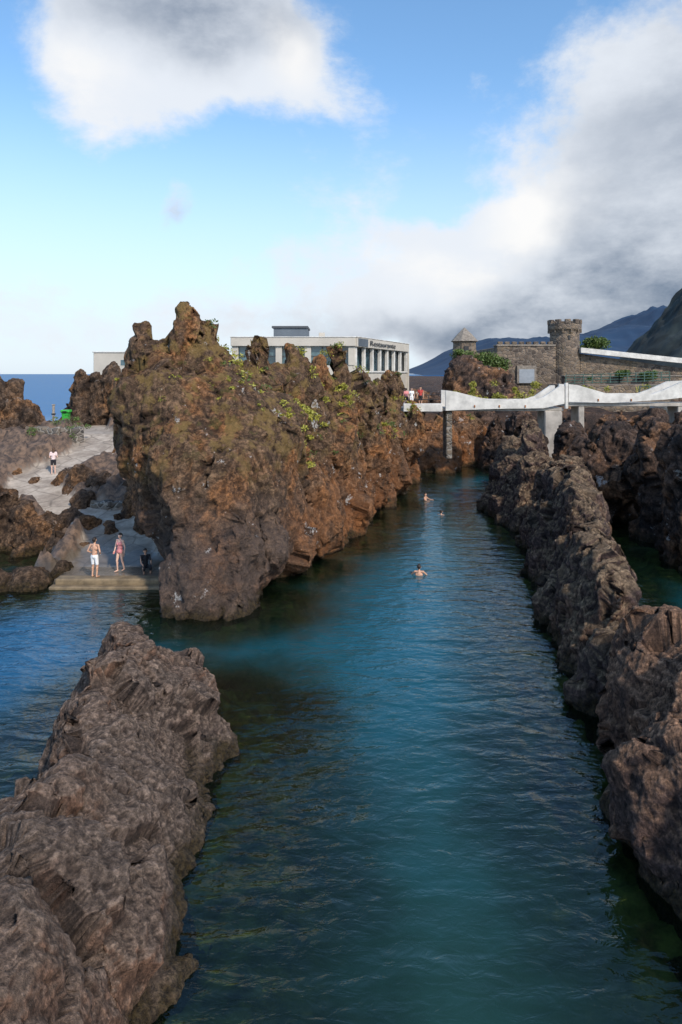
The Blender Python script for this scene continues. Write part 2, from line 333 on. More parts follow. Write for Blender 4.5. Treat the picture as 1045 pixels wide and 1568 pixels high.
rockL2=rock('shore_rocks',L2,.08,M['rockL'],[('p',1.5,.25,1),('F',.9,.8,1.1),('F',.4,.7,1.1),('r',.5,.07,1),('f',.25,.05,1)],91.,smooth=2)
# ------------------------------------------------------------------ left ground (path + rocky ground)
PATH=[(-10.4,31,2.6),(-11.0,33.6,1.7),(-12.4,36.8,1.0),(-15.6,38.4,1.0),(-18.4,40.4,1.4),(-18.9,42.6,1.6),(-17.6,44.8,1.8),(-16.9,47.4,1.5),(-18.5,51,1.4),(-20.2,55,1.2),(-20.6,60,1.2)]
def path_d(x,y):
    best=np.full(x.shape,99.)
    for (x0,y0,w0),(x1,y1,w1) in zip(PATH[:-1],PATH[1:]):
        dx,dy=x1-x0,y1-y0; t=np.clip(((x-x0)*dx+(y-y0)*dy)/(dx*dx+dy*dy),0,1)
        d=np.hypot(x-x0-t*dx,y-y0-t*dy)-(w0+(w1-w0)*t); best=np.minimum(best,d)
    return best
xs=np.arange(-60,-6,.2); ys=np.arange(29.4,72,.2)
X,Y=np.meshgrid(xs,ys); Z=.25+np.clip((Y-32),0,19)*.24
P3=np.stack([X.ravel(),Y.ravel(),np.zeros(X.size)],1)
pd=path_d(X,Y)+.3*fbm(P3/1.2,3).reshape(X.shape)*smooth01((Y-31)/2)
f1,f2,h_,of=worley(P3/1.6+.4*np.stack([fbm(P3/1.1,3)]*3,1),True)
rk=(.45*ridged(P3/2.2)+.2*fbm(P3/.8)+.5*((_rv[h_]-.5)+(of*_g[h_]).sum(1))).reshape(X.shape)
out=smooth01(pd/.5)
Z=Z+out*(rk*1.0+.45)
Z-=smooth01((-21.5-X)/2.5)*smooth01((Y-52)/4)*6
poolm=smooth01((-13.6-X)/1.2)*smooth01((37.0-Y)/1.8)*smooth01(pd/.5+.3); Z=Z*(1-poolm)-.9*poolm
Z=np.where(Y<29.9,-1.0,Z); Z-=smooth01((Y-66)/4)*8
Z=np.where((Y<31)&(X<-12.6),np.minimum(Z,-.8),Z)
V=np.stack([X.ravel(),Y.ravel(),Z.ravel()],1); nx=len(xs); ny=len(ys)
idx=np.arange(nx*ny).reshape(ny,nx)
Fq=np.stack([idx[:-1,:-1],idx[:-1,1:],idx[1:,1:],idx[1:,:-1]],-1).reshape(-1,4)
def gridmesh(name,V,Fq,mat,smooth=True):
    me=bpy.data.meshes.new(name); me.from_pydata(V.tolist(),[],Fq.tolist()); me.update()
    if smooth: me.polygons.foreach_set('use_smooth',[True]*len(me.polygons))
    me.materials.append(mat); return link(bpy.data.objects.new(name,me))
m,g,b,pos,geo=newmat('footpath_and_rock')
at=g.new('ShaderNodeAttribute',attribute_name='path').outputs['Fac']
n=g.noise(pos,2.5,5,.7)
conc=g.mix(g.ss(g.noise(pos,.8,5,.65),.35,.65),(.28,.23,.18),(.48,.41,.33))
conc=g.mix(1.,conc,g.mix(n,(.5,.5,.5),(1.45,1.45,1.45)),'MULTIPLY')
slab=g.vor(g.vm('MULTIPLY',pos,(1,1,0)),.75,'DISTANCE_TO_EDGE').outputs['Distance']
conc=g.mix(g.ss(slab,.0,.05),g.mix(.5,conc,(.08,.065,.05)),conc)
rc=g.mix(g.ss(n,.35,.65),(.05,.037,.03),(.19,.125,.085))
f=g.ss(g.m('ADD',at,g.m('MULTIPLY',g.m('SUBTRACT',n,.5),.7)),.30,-.05)
sep=g.new('ShaderNodeSeparateXYZ'); g.put(sep.inputs[0],pos)
wet=g.ss(g.m('ADD',sep.outputs[2],g.m('MULTIPLY',g.m('SUBTRACT',g.noise(pos,.9,3),.5),1.0)),1.05,.45)
col=g.mix(f,rc,conc); col=g.mix(g.m('MULTIPLY',wet,.75),col,(.085,.073,.058))
g.put(b.inputs['Base Color'],col); g.put(b.inputs['Roughness'],g.m('SUBTRACT',.85,g.m('MULTIPLY',wet,.76)))
g.put(b.inputs['Normal'],g.bump(n,.35,.07))
gl=gridmesh('footpath_ground',V,Fq,m)
a=gl.data.attributes.new('path','FLOAT','POINT'); a.data.foreach_set('value',pd.ravel().astype(np.float32))
sw=empty('pool_edge_wall')
M['edge']=simple('algae_stained_concrete',(.19,.14,.08),.6,.35,2.2,.4)
box('wall_front',(-12.6,29.35,-1),(-7.6,29.75,.12),M['edge'],sw,.05)
box('wall_top',(-12.5,29.76,-1),(-7.6,30.35,.34),M['edge'],sw,.06)
st=empty('concrete_steps')
for k in range(6): box('step_%d'%k,(-14.6,42.4+k*.42,1.6),(-13.4,42.82+k*.42-.004,2.75+k*.17),M['concrete'],st,.02)
def blobwall(name,pts,z0,z1,th,mat):
    root=empty(name)
    for k,((x0,y0),(x1,y1)) in enumerate(zip(pts[:-1],pts[1:])):
        L_=math.hypot(x1-x0,y1-y0); nx_=max(2,int(L_/.2)); nz=8; vv=[];ff=[]
        dx,dy=(x1-x0)/L_,(y1-y0)/L_; px,py=-dy,dx
        prof=[(-th/2,0)]+[(-th/2,j/nz) for j in range(1,nz+1)]+[(-th/4,1.03),(th/4,1.03)]+[(th/2,j/nz) for j in range(nz,-1,-1)]
        for i in range(nx_+1):
            for (o_,t) in prof:
                z=z0+(z1-z0)*t; c=perlin(np.array([[i*.35+k*9,o_,t*3.]]))[0]*.09
                s=i*L_/nx_; vv.append((x0+dx*s+px*(o_+c),y0+dy*s+py*(o_+c),z+(c*2 if t>=1 else 0)))
        m_=len(prof)
        for i in range(nx_):
            for j in range(m_-1): ff.append((i*m_+j,i*m_+j+1,(i+1)*m_+j+1,(i+1)*m_+j))
        ff.append(tuple(range(m_))); ff.append(tuple(nx_*m_+j for j in range(m_)))
        mesh_obj('segment_%d'%k,vv,ff,mat,True,root)
    return root
blobwall('rubble_wall',[(-22.6,49.2),(-20,48.6),(-18.6,49.3)],3.2,5.4,.5,M['rubble'])
blobwall('rubble_wall',[(-14.0,38.6),(-12.9,38.2),(-11.4,38.9)],.8,2.1,.5,M['rubble'])
# ------------------------------------------------------------------ WATER + seabed
xs=np.unique(np.concatenate([-np.geomspace(20,9000,26)[::-1],np.arange(-20,24.01,.4),np.geomspace(24.4,9000,26)]))
ys=np.unique(np.concatenate([-np.geomspace(5,3000,12)[::-1],np.arange(0,75,.4),np.geomspace(75,12000,40)]))
X,Y=np.meshgrid(xs,ys); D_=np.full(X.shape,30.)
for (x,y,r) in FOOT: D_=np.minimum(D_,np.hypot(X-x,Y-y)-r)
idx=np.arange(X.size).reshape(X.shape)
Fq=np.stack([idx[:-1,:-1],idx[:-1,1:],idx[1:,1:],idx[1:,:-1]],-1).reshape(-1,4)
m,g,b,pos,geo=newmat('sea_water'); m.node_tree.nodes.remove(b)
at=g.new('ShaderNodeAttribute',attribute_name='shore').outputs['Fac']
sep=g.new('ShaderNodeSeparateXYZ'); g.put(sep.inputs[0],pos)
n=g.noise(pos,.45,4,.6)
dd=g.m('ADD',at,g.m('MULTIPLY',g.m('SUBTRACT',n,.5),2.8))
yy=g.m('ADD',sep.outputs[1],g.m('MULTIPLY',g.m('SUBTRACT',n,.5),10.))
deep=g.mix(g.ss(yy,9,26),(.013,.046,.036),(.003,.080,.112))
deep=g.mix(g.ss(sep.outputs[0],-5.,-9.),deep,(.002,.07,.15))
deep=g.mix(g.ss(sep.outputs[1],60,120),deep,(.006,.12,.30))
body=g.new('ShaderNodeBsdfDiffuse'); g.put(body.inputs[0],g.mix(g.ss(dd,1.,4.4),(.007,.024,.014),deep))  # shallows tint near rocks, widened to paint in the dark cliff reflection
tr=g.new('ShaderNodeBsdfTransparent'); tr.inputs[0].default_value=(.52,.68,.44,1)
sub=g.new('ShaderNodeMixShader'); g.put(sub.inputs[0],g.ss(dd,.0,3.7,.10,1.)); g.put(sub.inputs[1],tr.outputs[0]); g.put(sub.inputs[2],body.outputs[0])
mp=g.vm('MULTIPLY',pos,(.7,1.3,1))
h=g.m('ADD',g.noise(mp,.85,2,.5,.5),g.m('MULTIPLY',g.noise(mp,3.2,3,.55,.6),.32))
nb=g.bump(h,.30,.30)
fr=g.new('ShaderNodeFresnel'); fr.inputs[0].default_value=1.44; g.put(fr.inputs['Normal'],nb)
far=g.ss(sep.outputs[1],70,160,1.,.25)
gs=g.new('ShaderNodeBsdfGlossy'); gs.inputs['Roughness'].default_value=.015; gs.inputs[0].default_value=(.93,.98,1,1); g.put(gs.inputs['Normal'],nb)
mx=g.new('ShaderNodeMixShader'); g.put(mx.inputs[0],g.m('MULTIPLY',fr.outputs[0],far)); g.put(mx.inputs[1],sub.outputs[0]); g.put(mx.inputs[2],gs.outputs[0])
g.put(m.node_tree.nodes['Material Output'].inputs[0],mx.outputs[0])
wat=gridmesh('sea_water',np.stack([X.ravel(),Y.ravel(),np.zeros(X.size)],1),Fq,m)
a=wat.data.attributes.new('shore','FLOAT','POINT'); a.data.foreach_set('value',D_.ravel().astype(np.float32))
xs=np.arange(-24,30.01,.22); ys=np.arange(3,76,.22); X,Y=np.meshgrid(xs,ys); D_=np.full(X.shape,30.)
for (x,y,r) in FOOT: D_=np.minimum(D_,np.hypot(X-x,Y-y)-r)
P3=np.stack([X.ravel(),Y.ravel(),np.zeros(X.size)],1)
f1,f2,h_,of=worley(P3/1.1,True)
Z=-.35-1.6*smooth01((D_+.2)/3.6)+(.3*ridged(P3/1.6)+.6*((_rv[h_]-.5)+(of*_g[h_]).sum(1)*.6)).reshape(X.shape)
Z=np.minimum(Z,-.12)
idx=np.arange(X.size).reshape(X.shape)
Fq=np.stack([idx[:-1,:-1],idx[:-1,1:],idx[1:,1:],idx[1:,:-1]],-1).reshape(-1,4)
gridmesh('seabed',np.stack([X.ravel(),Y.ravel(),Z.ravel()],1),Fq,simple('algae_covered_rock',(.17,.145,.06),.9,.75,1.8,.0))
# ------------------------------------------------------------------ back land
xs=np.concatenate([np.arange(-28,60,1.0),np.geomspace(60,1500,40)]); ys=np.concatenate([np.arange(66,140,1.),np.geomspace(140,1200,30)])
X,Y=np.meshgrid(xs,ys)
P3=np.stack([X.ravel(),Y.ravel(),np.zeros(X.size)],1)
Z=-2+7*smooth01((X+28)/3)*smooth01((Y-70)/6)+ (.9*fbm(P3/6)).reshape(X.shape)
Z=np.where((X>-27)&(X<12)&(Y>72),5.0,Z)
idx=np.arange(X.size).reshape(X.shape)
Fq=np.stack([idx[:-1,:-1],idx[:-1,1:],idx[1:,1:],idx[1:,:-1]],-1).reshape(-1,4)
gridmesh('coastal_land',np.stack([X.ravel(),Y.ravel(),Z.ravel()],1),Fq,M['rockF'])
def mountain(name,pts,y0,depth,mat,rough,nx=160,ny=50,seed=0):
    px=[p[0] for p in pts]; pz=[p[1] for p in pts]
    xs=np.linspace(px[0],px[-1],nx); ts=np.linspace(0,1,ny); X,T=np.meshgrid(xs,ts)
    Y=y0+T*depth; crest=np.interp(X,px,pz)
    prof=np.sin(np.clip(T*1.35,0,1)*math.pi/2)**.8
    P3=np.stack([X.ravel()/rough,Y.ravel()/rough,np.full(X.size,seed)],1)
    Z=crest*prof*(1+.26*(ridged(P3,4).reshape(X.shape)-.6)*(1-.5*T))
    idx=np.arange(X.size).reshape(X.shape)
    Fq=np.stack([idx[:-1,:-1],idx[:-1,1:],idx[1:,1:],idx[1:,:-1]],-1).reshape(-1,4)
    return gridmesh(name,np.stack([X.ravel(),Y.ravel(),Z.ravel()],1),Fq,mat)
mm=simple('mountain_slope',(.022,.031,.030),1,.5,.03,.0)
mf=simple('hazy_far_mountain',(.014,.042,.088),1,.15,.002,.0)  # aerial haze painted in as a bluish base colour
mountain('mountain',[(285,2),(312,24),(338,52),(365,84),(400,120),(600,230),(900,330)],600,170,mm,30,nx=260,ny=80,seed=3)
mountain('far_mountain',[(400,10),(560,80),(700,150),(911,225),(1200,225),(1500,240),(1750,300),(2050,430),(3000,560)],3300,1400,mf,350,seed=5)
# ------------------------------------------------------------------ RESTAURANT BUILDING
def building():
    r=empty('restaurant_building'); cr=M['cream']; gl=M['glass']; fr=M['frame']
    x0,x1,y0=-11.8,1.6,75.
    box('lower_wall',(x0,y0+.15,5.0),(x1-.05,y0+12,10.2),cr,r,.03)
    box('roof_slab',(x0-.3,y0-.2,12.3),(x1,y0+12,13.25),cr,r,.04)
    box('roof_coping',(x0-.36,y0-.26,13.253),(x1+.03,y0+12,13.36),M['white'],r,.02)
    box('glazing_core',(x0+.3,y0+.5,10.205),(x1-.4,y0+11.8,12.295),gl,r,0)
    for k in range(9):
        xx=x0+.3+k*(x1-x0-.8)/8
        box('mullion_%d'%k,(xx-.07,y0+.38,10.21),(xx+.07,y0+.495,12.29),fr,r,.01)
    box('glass_rail',(x0+.2,y0+.385,11.2),(x1-.5,y0+.43,11.27),fr,r,0)
    for k in (0,3,5,8):
        xx=x0+.15+k*(x1-x0-.6)/8; box('pier_%d'%k,(xx-.35,y0+.05,10.205),(xx+.35,y0+.37,12.295),cr,r,.02)
    box('penthouse',(-7.8,79,13.365),(-3.9,84,14.55),M['roofgrey'],r,.03)
    box('penthouse_top',(-8.0,78.8,14.555),(-3.8,84.2,14.8),M['frame'],r,.03)
    box('roof_vent',(-2.6,80,13.365),(-1.9,80.7,14.1),cr,r,.02)
    ang=math.atan2(19.,7.6); L_=20.4; pv=(1.7,75.,0)
    def wb(n,lo,hi,mat,bev=.03): box(n,(pv[0]+lo[0],pv[1]+lo[1],lo[2]),(pv[0]+hi[0],pv[1]+hi[1],hi[2]),mat,r,bev,rot=ang,piv=pv)
    wb('wing_lower_wall',(0,.25,4.5),(L_,8,9.4),cr)
    wb('wing_roof_fascia',(0,-.1,12.25),(L_,8,13.3),cr)
    wb('wing_roof_coping',(-.05,-.16,13.303),(L_+.05,8,13.4),M['white'])
    wb('sign_panel',(.3,-.16,12.35),(3.4,-.104,13.2),M['roofgrey'],0)
    wb('wing_glazing',(.4,.9,9.405),(L_-.4,7.8,12.245),gl,0)
    wb('wing_sill',(0,.1,9.405),(L_,.6,9.6),M['white'])
    for k in range(8):
        s=.2+k*(L_-.6)/7
        wb('column_%d'%k,(s-.05,.12,9.605),(s+.35,.5,12.245),M['white'])
        if k<7:
            for q in (1,2): wb('wing_mullion_%d_%d'%(k,q),(s+q*.97,.78,9.41),(s+q*.97+.1,.895,12.24),fr,0)
    wb('end_wall',(L_+.004,.0,4.5),(L_+.4,8,12.245),cr)
    cu=bpy.data.curves.new('sign_text','FONT'); cu.body='Restaurante'; cu.size=.85; cu.extrude=.02
    t=link(bpy.data.objects.new('sign_lettering',cu)); t.parent=r; t.data.materials.append(M['frame'])
    c,s=math.cos(ang),math.sin(ang); t.location=(pv[0]+4.0*c+.2*s,pv[1]+4.0*s-.2*c,12.52); t.rotation_euler=(math.pi/2,0,ang); t.scale=(2.4,1,1)
    box('annex_wall',(-27.2,75.0,4.5),(-22.0,85,11.6),cr,r,.04)
    box('annex_coping',(-27.3,74.9,11.604),(-21.9,85,11.72),M['white'],r,.02)
    box('annex_link',(-21.9,78,4.5),(-12.3,86,10.6),cr,r,.04)
    for k in range(2):
        box('annex_window_%d'%k,(-24.2+k*.9,74.97,10.2),(-23.6+k*.9,74.996,10.8),gl,r,0)
building()
# ------------------------------------------------------------------ FORT
def fort():
    r=empty('stone_fort'); f=M['fort']
    x0,x1,y0=21.7,29.9,95.
    box('curtain_wall',(x0,y0,3.5),(x1,y0+2,13.1),f,r,.08)
    box('wall_coping',(x0-.1,y0-.1,13.105),(x1,y0+2,13.35),M['tile'],r,.04)
    for k in range(8): box('merlon_%d'%k,(x0+.15+k*1.0,y0,13.355),(x0+.8+k*1.0,y0+.6,13.75),f,r,.04)
    box('side_wall',(x0,y0+2.05,3.5),(x0+1.5,y0+16,13.0),f,r,.08)
    prism_xz('right_wall',[(33.5,3.5),(33.5,12.1),(50,9.7),(50,3.5)],y0+.5,y0+2,f,r)
    prism_xz('white_coping',[(33.2,12.2),(33.2,12.9),(60,10.1),(60,9.4)],y0-.6,y0+.496,M['white'],r)
    box('terrace_wall',(29.5,y0-5,3.5),(50,y0-3.5,8.9),f,r,.08)
    box('terrace_coping',(29.4,y0-5.1,8.905),(50,y0-3.4,9.05),M['tile'],r,.03)
    cx,cy,R=31.6,96.5,2.0; prof=[(R+.15,3),(R+.05,12.5),(R,14.5),(R+.05,15.2),(R+.3,15.5),(R+.3,16.25),(R-.25,16.25),(R-.25,15.6),(0.01,15.6)]
    n=28;vv=[];ff=[]
    for rr,z in prof:
        for k in range(n): a_=2*math.pi*k/n; vv.append((cx+rr*math.cos(a_),cy+rr*math.sin(a_),z))
    for j in range(len(prof)-1):
        for k in range(n): ff.append((j*n+k,j*n+(k+1)%n,(j+1)*n+(k+1)%n,(j+1)*n+k))
    mesh_obj('tower',vv,ff,f,False,r)
    for k in range(10):
        a_=2*math.pi*k/10+.2; x,y=cx+(R+.05)*math.cos(a_),cy+(R+.05)*math.sin(a_)
        box('tower_merlon_%d'%k,(x-.27,y-.38,16.24),(x+.27,y+.38,16.85),f,r,.04,rot=a_,piv=(x,y,0))
    for k in range(12):
        a_=2*math.pi*k/12+.1; x,y=cx+(R+.17)*math.cos(a_),cy+(R+.17)*math.sin(a_)
        box('corbel_%d'%k,(x-.14,y-.12,15.0),(x+.14,y+.12,15.45),f,r,.03,rot=a_,piv=(x,y,0))
    box('tower_slit',(cx-.14,cy-R-.10,14.0),(cx+.14,cy-R+.15,14.6),M['black'],r,0)
    box('gate_frame',(24.4,y0-.35,7.9),(27.1,y0-.005,10.4),M['tile'],r,.04)
    box('gate_door',(24.7,y0-.40,8.0),(26.8,y0-.355,9.9),simple('grey_door',(.28,.31,.34),.5,.1,2,0),r,.0)
    tx,ty=16.9,93.5
    prof=[(1.9,5.),(1.7,11.5),(1.55,13.4),(1.62,13.6),(1.9,13.7),(1.0,14.7),(.05,15.6)]
    vv=[];ff=[];n=8
    for rr,z in prof:
        for k in range(n): a_=2*math.pi*(k+.5)/n; vv.append((tx+rr*math.cos(a_),ty+rr*math.sin(a_),z))
    for j in range(len(prof)-1):
        for k in range(n): ff.append((j*n+k,j*n+(k+1)%n,(j+1)*n+(k+1)%n,(j+1)*n+k))
    o=mesh_obj('turret',vv,ff,f,False,r); o.data.materials.append(M['tile'])
    for p in o.data.polygons:
        if p.index>=4*n: p.material_index=1
    box('turret_window',(tx-.3,ty-1.62,12.3),(tx+.3,ty-1.4,13.0),M['black'],r,0)
    box('connecting_wall',(17.5,94.8,4),(21.65,96,12.2),f,r,.08)
fort()
# ------------------------------------------------------------------ BRIDGE
def bridge():
    r=empty('footbridge'); w=M['white']; y0=58.
    front=[(8.9,6.15),(8.9,7.85),(9.8,7.75),(12.2,7.15),(13.2,7.05),(16.4,7.05),(17.2,7.3),(18.6,8.25),(19.0,8.25),(19.0,6.75),(17.2,6.35),(13,6.3)]
    prism_xz('parapet_front',front,y0,y0+.3,w,r)
    prism_xz('parapet_back',front,y0+2.6,y0+2.9,w,r)
    front2=[(19.35,6.9),(19.35,8.4),(20.2,8.3),(22.6,7.6),(23.4,7.55),(26.4,7.55),(27.4,7.9),(29.0,8.6),(34,8.9),(34,7.8),(27.6,7.1),(23,6.8)]
    prism_xz('parapet_front_east',front2,y0,y0+.3,w,r)
    prism_xz('parapet_back_east',front2,y0+2.6,y0+2.9,w,r)
    box('deck_west',(5.2,y0+.305,6.1),(19.0,y0+2.595,6.4),M['concrete'],r,.03)
    box('deck_east',(19.004,y0+.305,6.5),(34,y0+2.595,6.8),M['concrete'],r,.03)
    box('landing_kerb',(5.3,y0-.05,6.05),(8.6,y0+.3,6.75),w,r,.04)
    box('pier',(17.35,y0+.1,1.0),(18.85,y0+2.4,6.095),M['concrete'],r,.08)
    box('end_post',(19.05,y0-.03,6.3),(19.30,y0+.33,8.5),w,r,.03)
    for k,(x,z) in enumerate([(9.0,2.),(20.3,3.5),(28.8,3.)]):
        box('support_%d'%k,(x,y0+.35,z),(x+.5,y0+2.3,6.1 if x<19 else 6.495),M['rubble'] if x<19 else M['concrete'],r,.05)
    box('abutment',(28.0,y0+3,3),(33,y0+4,6.6),w,r,.06)
    rust=simple('rust_stain_metal',(.35,.14,.05),.8,.3,4,.1)
    for k,x in enumerate([11.3,13.4,15.6,21.8,24.6]):
        box('drain_spout_%d'%k,(x,y0-.08,6.42 if x<19 else 6.95),(x+.1,y0+.02,6.62 if x<19 else 7.15),rust,r,.01)
bridge()
def railing(name,pts,z,h=1.0,mat=None,step=1.2,rails=(1.,.55),t=.035):
    r=empty(name)
    k=0
    for (x0,y0,z0),(x1,y1,z1) in zip(pts[:-1],pts[1:]):
        L_=math.hypot(x1-x0,y1-y0); n=max(1,int(L_/step))
        for i in range(n+1):
            t_=i/n; x,y,zz=x0+(x1-x0)*t_,y0+(y1-y0)*t_,z0+(z1-z0)*t_
            box('post_%d_%d'%(k,i),(x-t,y-t,zz),(x+t,y+t,zz+h),mat,r,0)
        for q,rr in enumerate(rails):
            a=Vector((x0,y0,z0+h*rr));b_=Vector((x1,y1,z1+h*rr)); d=(b_-a); 
            bm=bmesh.new(); bmesh.ops.create_cone(bm,segments=6,radius1=t,radius2=t,depth=d.length,cap_ends=True)
            me=bpy.data.meshes.new('rail'); bm.to_mesh(me); bm.free(); me.materials.append(mat)
            o=link(bpy.data.objects.new('rail_%d_%d'%(k,q),me)); o.parent=r; o.location=(a+b_)/2; o.rotation_mode='QUATERNION'; o.rotation_quaternion=d.to_track_quat('Z','Y')
        k+=1
    return r
railing('metal_railing',[(27,82,8.0),(33,81,8.2),(39,81,8.4)],0,1.1,M['metal'],1.0,(1,.7,.4,.1),.045)
railing('metal_railing',[(28,64,6.9),(34,64,7.1)],0,1.2,M['metal'],.8,(1,.5,.1),.04)
railing('metal_railing',[(5.4,60.5,6.4),(9.0,60.8,6.4)],0,1.0,M['black'],1.0,(1,.6),.035)
box('terrace_platform',(26,80.5,4),(40,86,8.0),M['fort'],None,.08)
# ------------------------------------------------------------------ vegetation
def leaves(centers,nper,rad,size,flat=.6,nrm=None):
    V=[];F=[];o=0
    for c in centers:
        rs=rad*(.5+rng.rand())
        k=int(nper*(.5+rng.rand()))
        d=rng.normal(size=(k,3)); d/=np.linalg.norm(d,axis=1)[:,None]
        p=np.array(c)+d*(rs*rng.rand(k)**.45)[:,None]*np.array([1,1,flat])
        for q in p:
            a=rng.normal(size=3);a/=np.linalg.norm(a); b_=np.cross(a,rng.normal(size=3)); b_/=np.linalg.norm(b_)
            s=size*(.5+rng.rand()); V+= [q-a*s,q+b_*s*.4,q+a*s,q-b_*s*.4]; F.append((o,o+1,o+2,o+3)); o+=4
    return V,F
p=getco(rockB.data); n=getno(rockB.data)
msk=perlin(p/2.2+9)
def scatter(cond,count):
    ids=np.where(cond)[0]; return p[rng.choice(ids,min(count,len(ids)),replace=False)]
zone=(p[:,2]>4.6)&(n[:,2]>.15)&(p[:,1]>31.)&(p[:,0]>-6.2)
c=scatter(zone&(msk>-.05),250); v,f=leaves(c,75,.40,.08,.5)
v2,f2=leaves([(-2.3,35.0,7.4),(-2.0,35.8,7.3),(-2.8,35.2,7.7),(-1.6,36.6,7.0),(-3.2,34.4,7.6)],260,.7,.09,.5)
f2=[tuple(i+len(v) for i in q) for q in f2]
mesh_obj('succulent_shrubs',v+v2,f+f2,M['leafy'])
c=scatter(zone&(msk<.25),120); v,f=leaves(c,60,.36,.07,.5); mesh_obj('green_shrubs',v,f,M['leaf'])
c=scatter((p[:,2]>7)&(n[:,2]>.3)&(p[:,1]<33)&(p[:,2]<10.5),24); v,f=leaves(c,40,.22,.055,.5); mesh_obj('cliff_tufts',v,f,M['leafy'])
def shrub(name,cs,n=500,rad=1.2,size=.16,mat='leaf'):
    v,f=leaves(cs,n,rad,size,.75); 
    mesh_obj(name,v,f,M[mat])
shrub('fort_shrubs',[(15.6+rng.rand()*6,90+rng.rand()*1.5,9.0+rng.rand()*3.4) for k in range(26)],380,1.0)
shrub('fort_shrubs',[(33.8+rng.rand()*4,97+rng.rand(),12.9+rng.rand()*1.2) for k in range(10)],380,.8)
shrub('fort_shrubs',[(29+rng.rand()*12,88.8+rng.rand(),8.6+rng.rand()*.9) for k in range(12)],240,.6)
shrub('roadside_shrubs',[(8+rng.rand()*26,74+rng.rand()*10,6.2+rng.rand()*2) for k in range(34)],120,.5,.12,'leafy')
shrub('path_shrubs',[(-26+rng.rand()*9,48+rng.rand()*3,4.8+rng.rand()*1.2) for k in range(12)],80,.35,.08)
r=empty('litter_bin'); o=prism_xz('body',[(-23.35,4.9),(-23.45,6.0),(-22.9,6.0),(-23.0,4.9)],57.3,57.8,M['bin'],r)
box('lid',(-23.55,57.2,6.003),(-22.8,57.9,6.25),M['bin'],r,.06); box('slot',(-23.35,57.17,6.05),(-23.0,57.199,6.15),M['black'],r,0)
r=empty('marker_post'); box('post',(-21.75,51.4,4.2),(-21.6,51.55,6.9),M['wood'],r,.02)
box('rope_bracket',(-21.8,51.35,6.2),(-21.55,51.6,6.3),M['black'],r,.01)
box('cap',(-21.78,51.37,6.903),(-21.57,51.58,6.98),M['wood'],r,.02)
# ------------------------------------------------------------------ PEOPLE
SK=[simple('skin_tan',(.56,.32,.21),.5,.08,8,.0),simple('skin_light',(.70,.45,.34),.5,.08,8,.0)]
HAIR=simple('dark_hair',(.025,.018,.014),.6,.2,20,.0); HAIR2=simple('brown_hair',(.10,.055,.03),.6,.2,20,.0)
WH=simple('white_fabric',(.8,.8,.79),.8,.05,8,.0); BK=simple('black_fabric',(.02,.02,.025),.8,.1,8,.0)
PK=simple('pink_fabric',(.75,.28,.27),.7,.08,8,.0); RD=simple('red_fabric',(.5,.06,.05),.8,.1,8,.0); PW=simple('pale_pink_fabric',(.78,.62,.6),.8,.05,8,.0)
def hand(caps,w,d,side):
    w=np.array(w);d=np.array(d)/np.linalg.norm(d); s=np.array([0,-1.,0]); s=s-d*(s@d); s/=np.linalg.norm(s); nrm=np.cross(d,s)*side
    for q in (-.024,-.008,.008,.024): caps.append((*(w+s*q*.6),.014,*(w+d*.085+s*q),.0125))
    for q,l in ((-.030,.060),(-.010,.078),(.010,.085),(.030,.074)):
        a=w+d*.085+s*q*.95; m_=a+d*l*.55+s*q*.12; e=m_+d*l*.42-nrm*.018
        caps.append((*a,.0095,*m_,.009)); caps.append((*m_,.009,*e,.0075))
    a=w+d*.025+s*.025; m_=a+d*.03+s*.03; e=m_+d*.035+s*.006; caps.append((*a,.013,*m_,.011)); caps.append((*m_,.011,*e,.009))
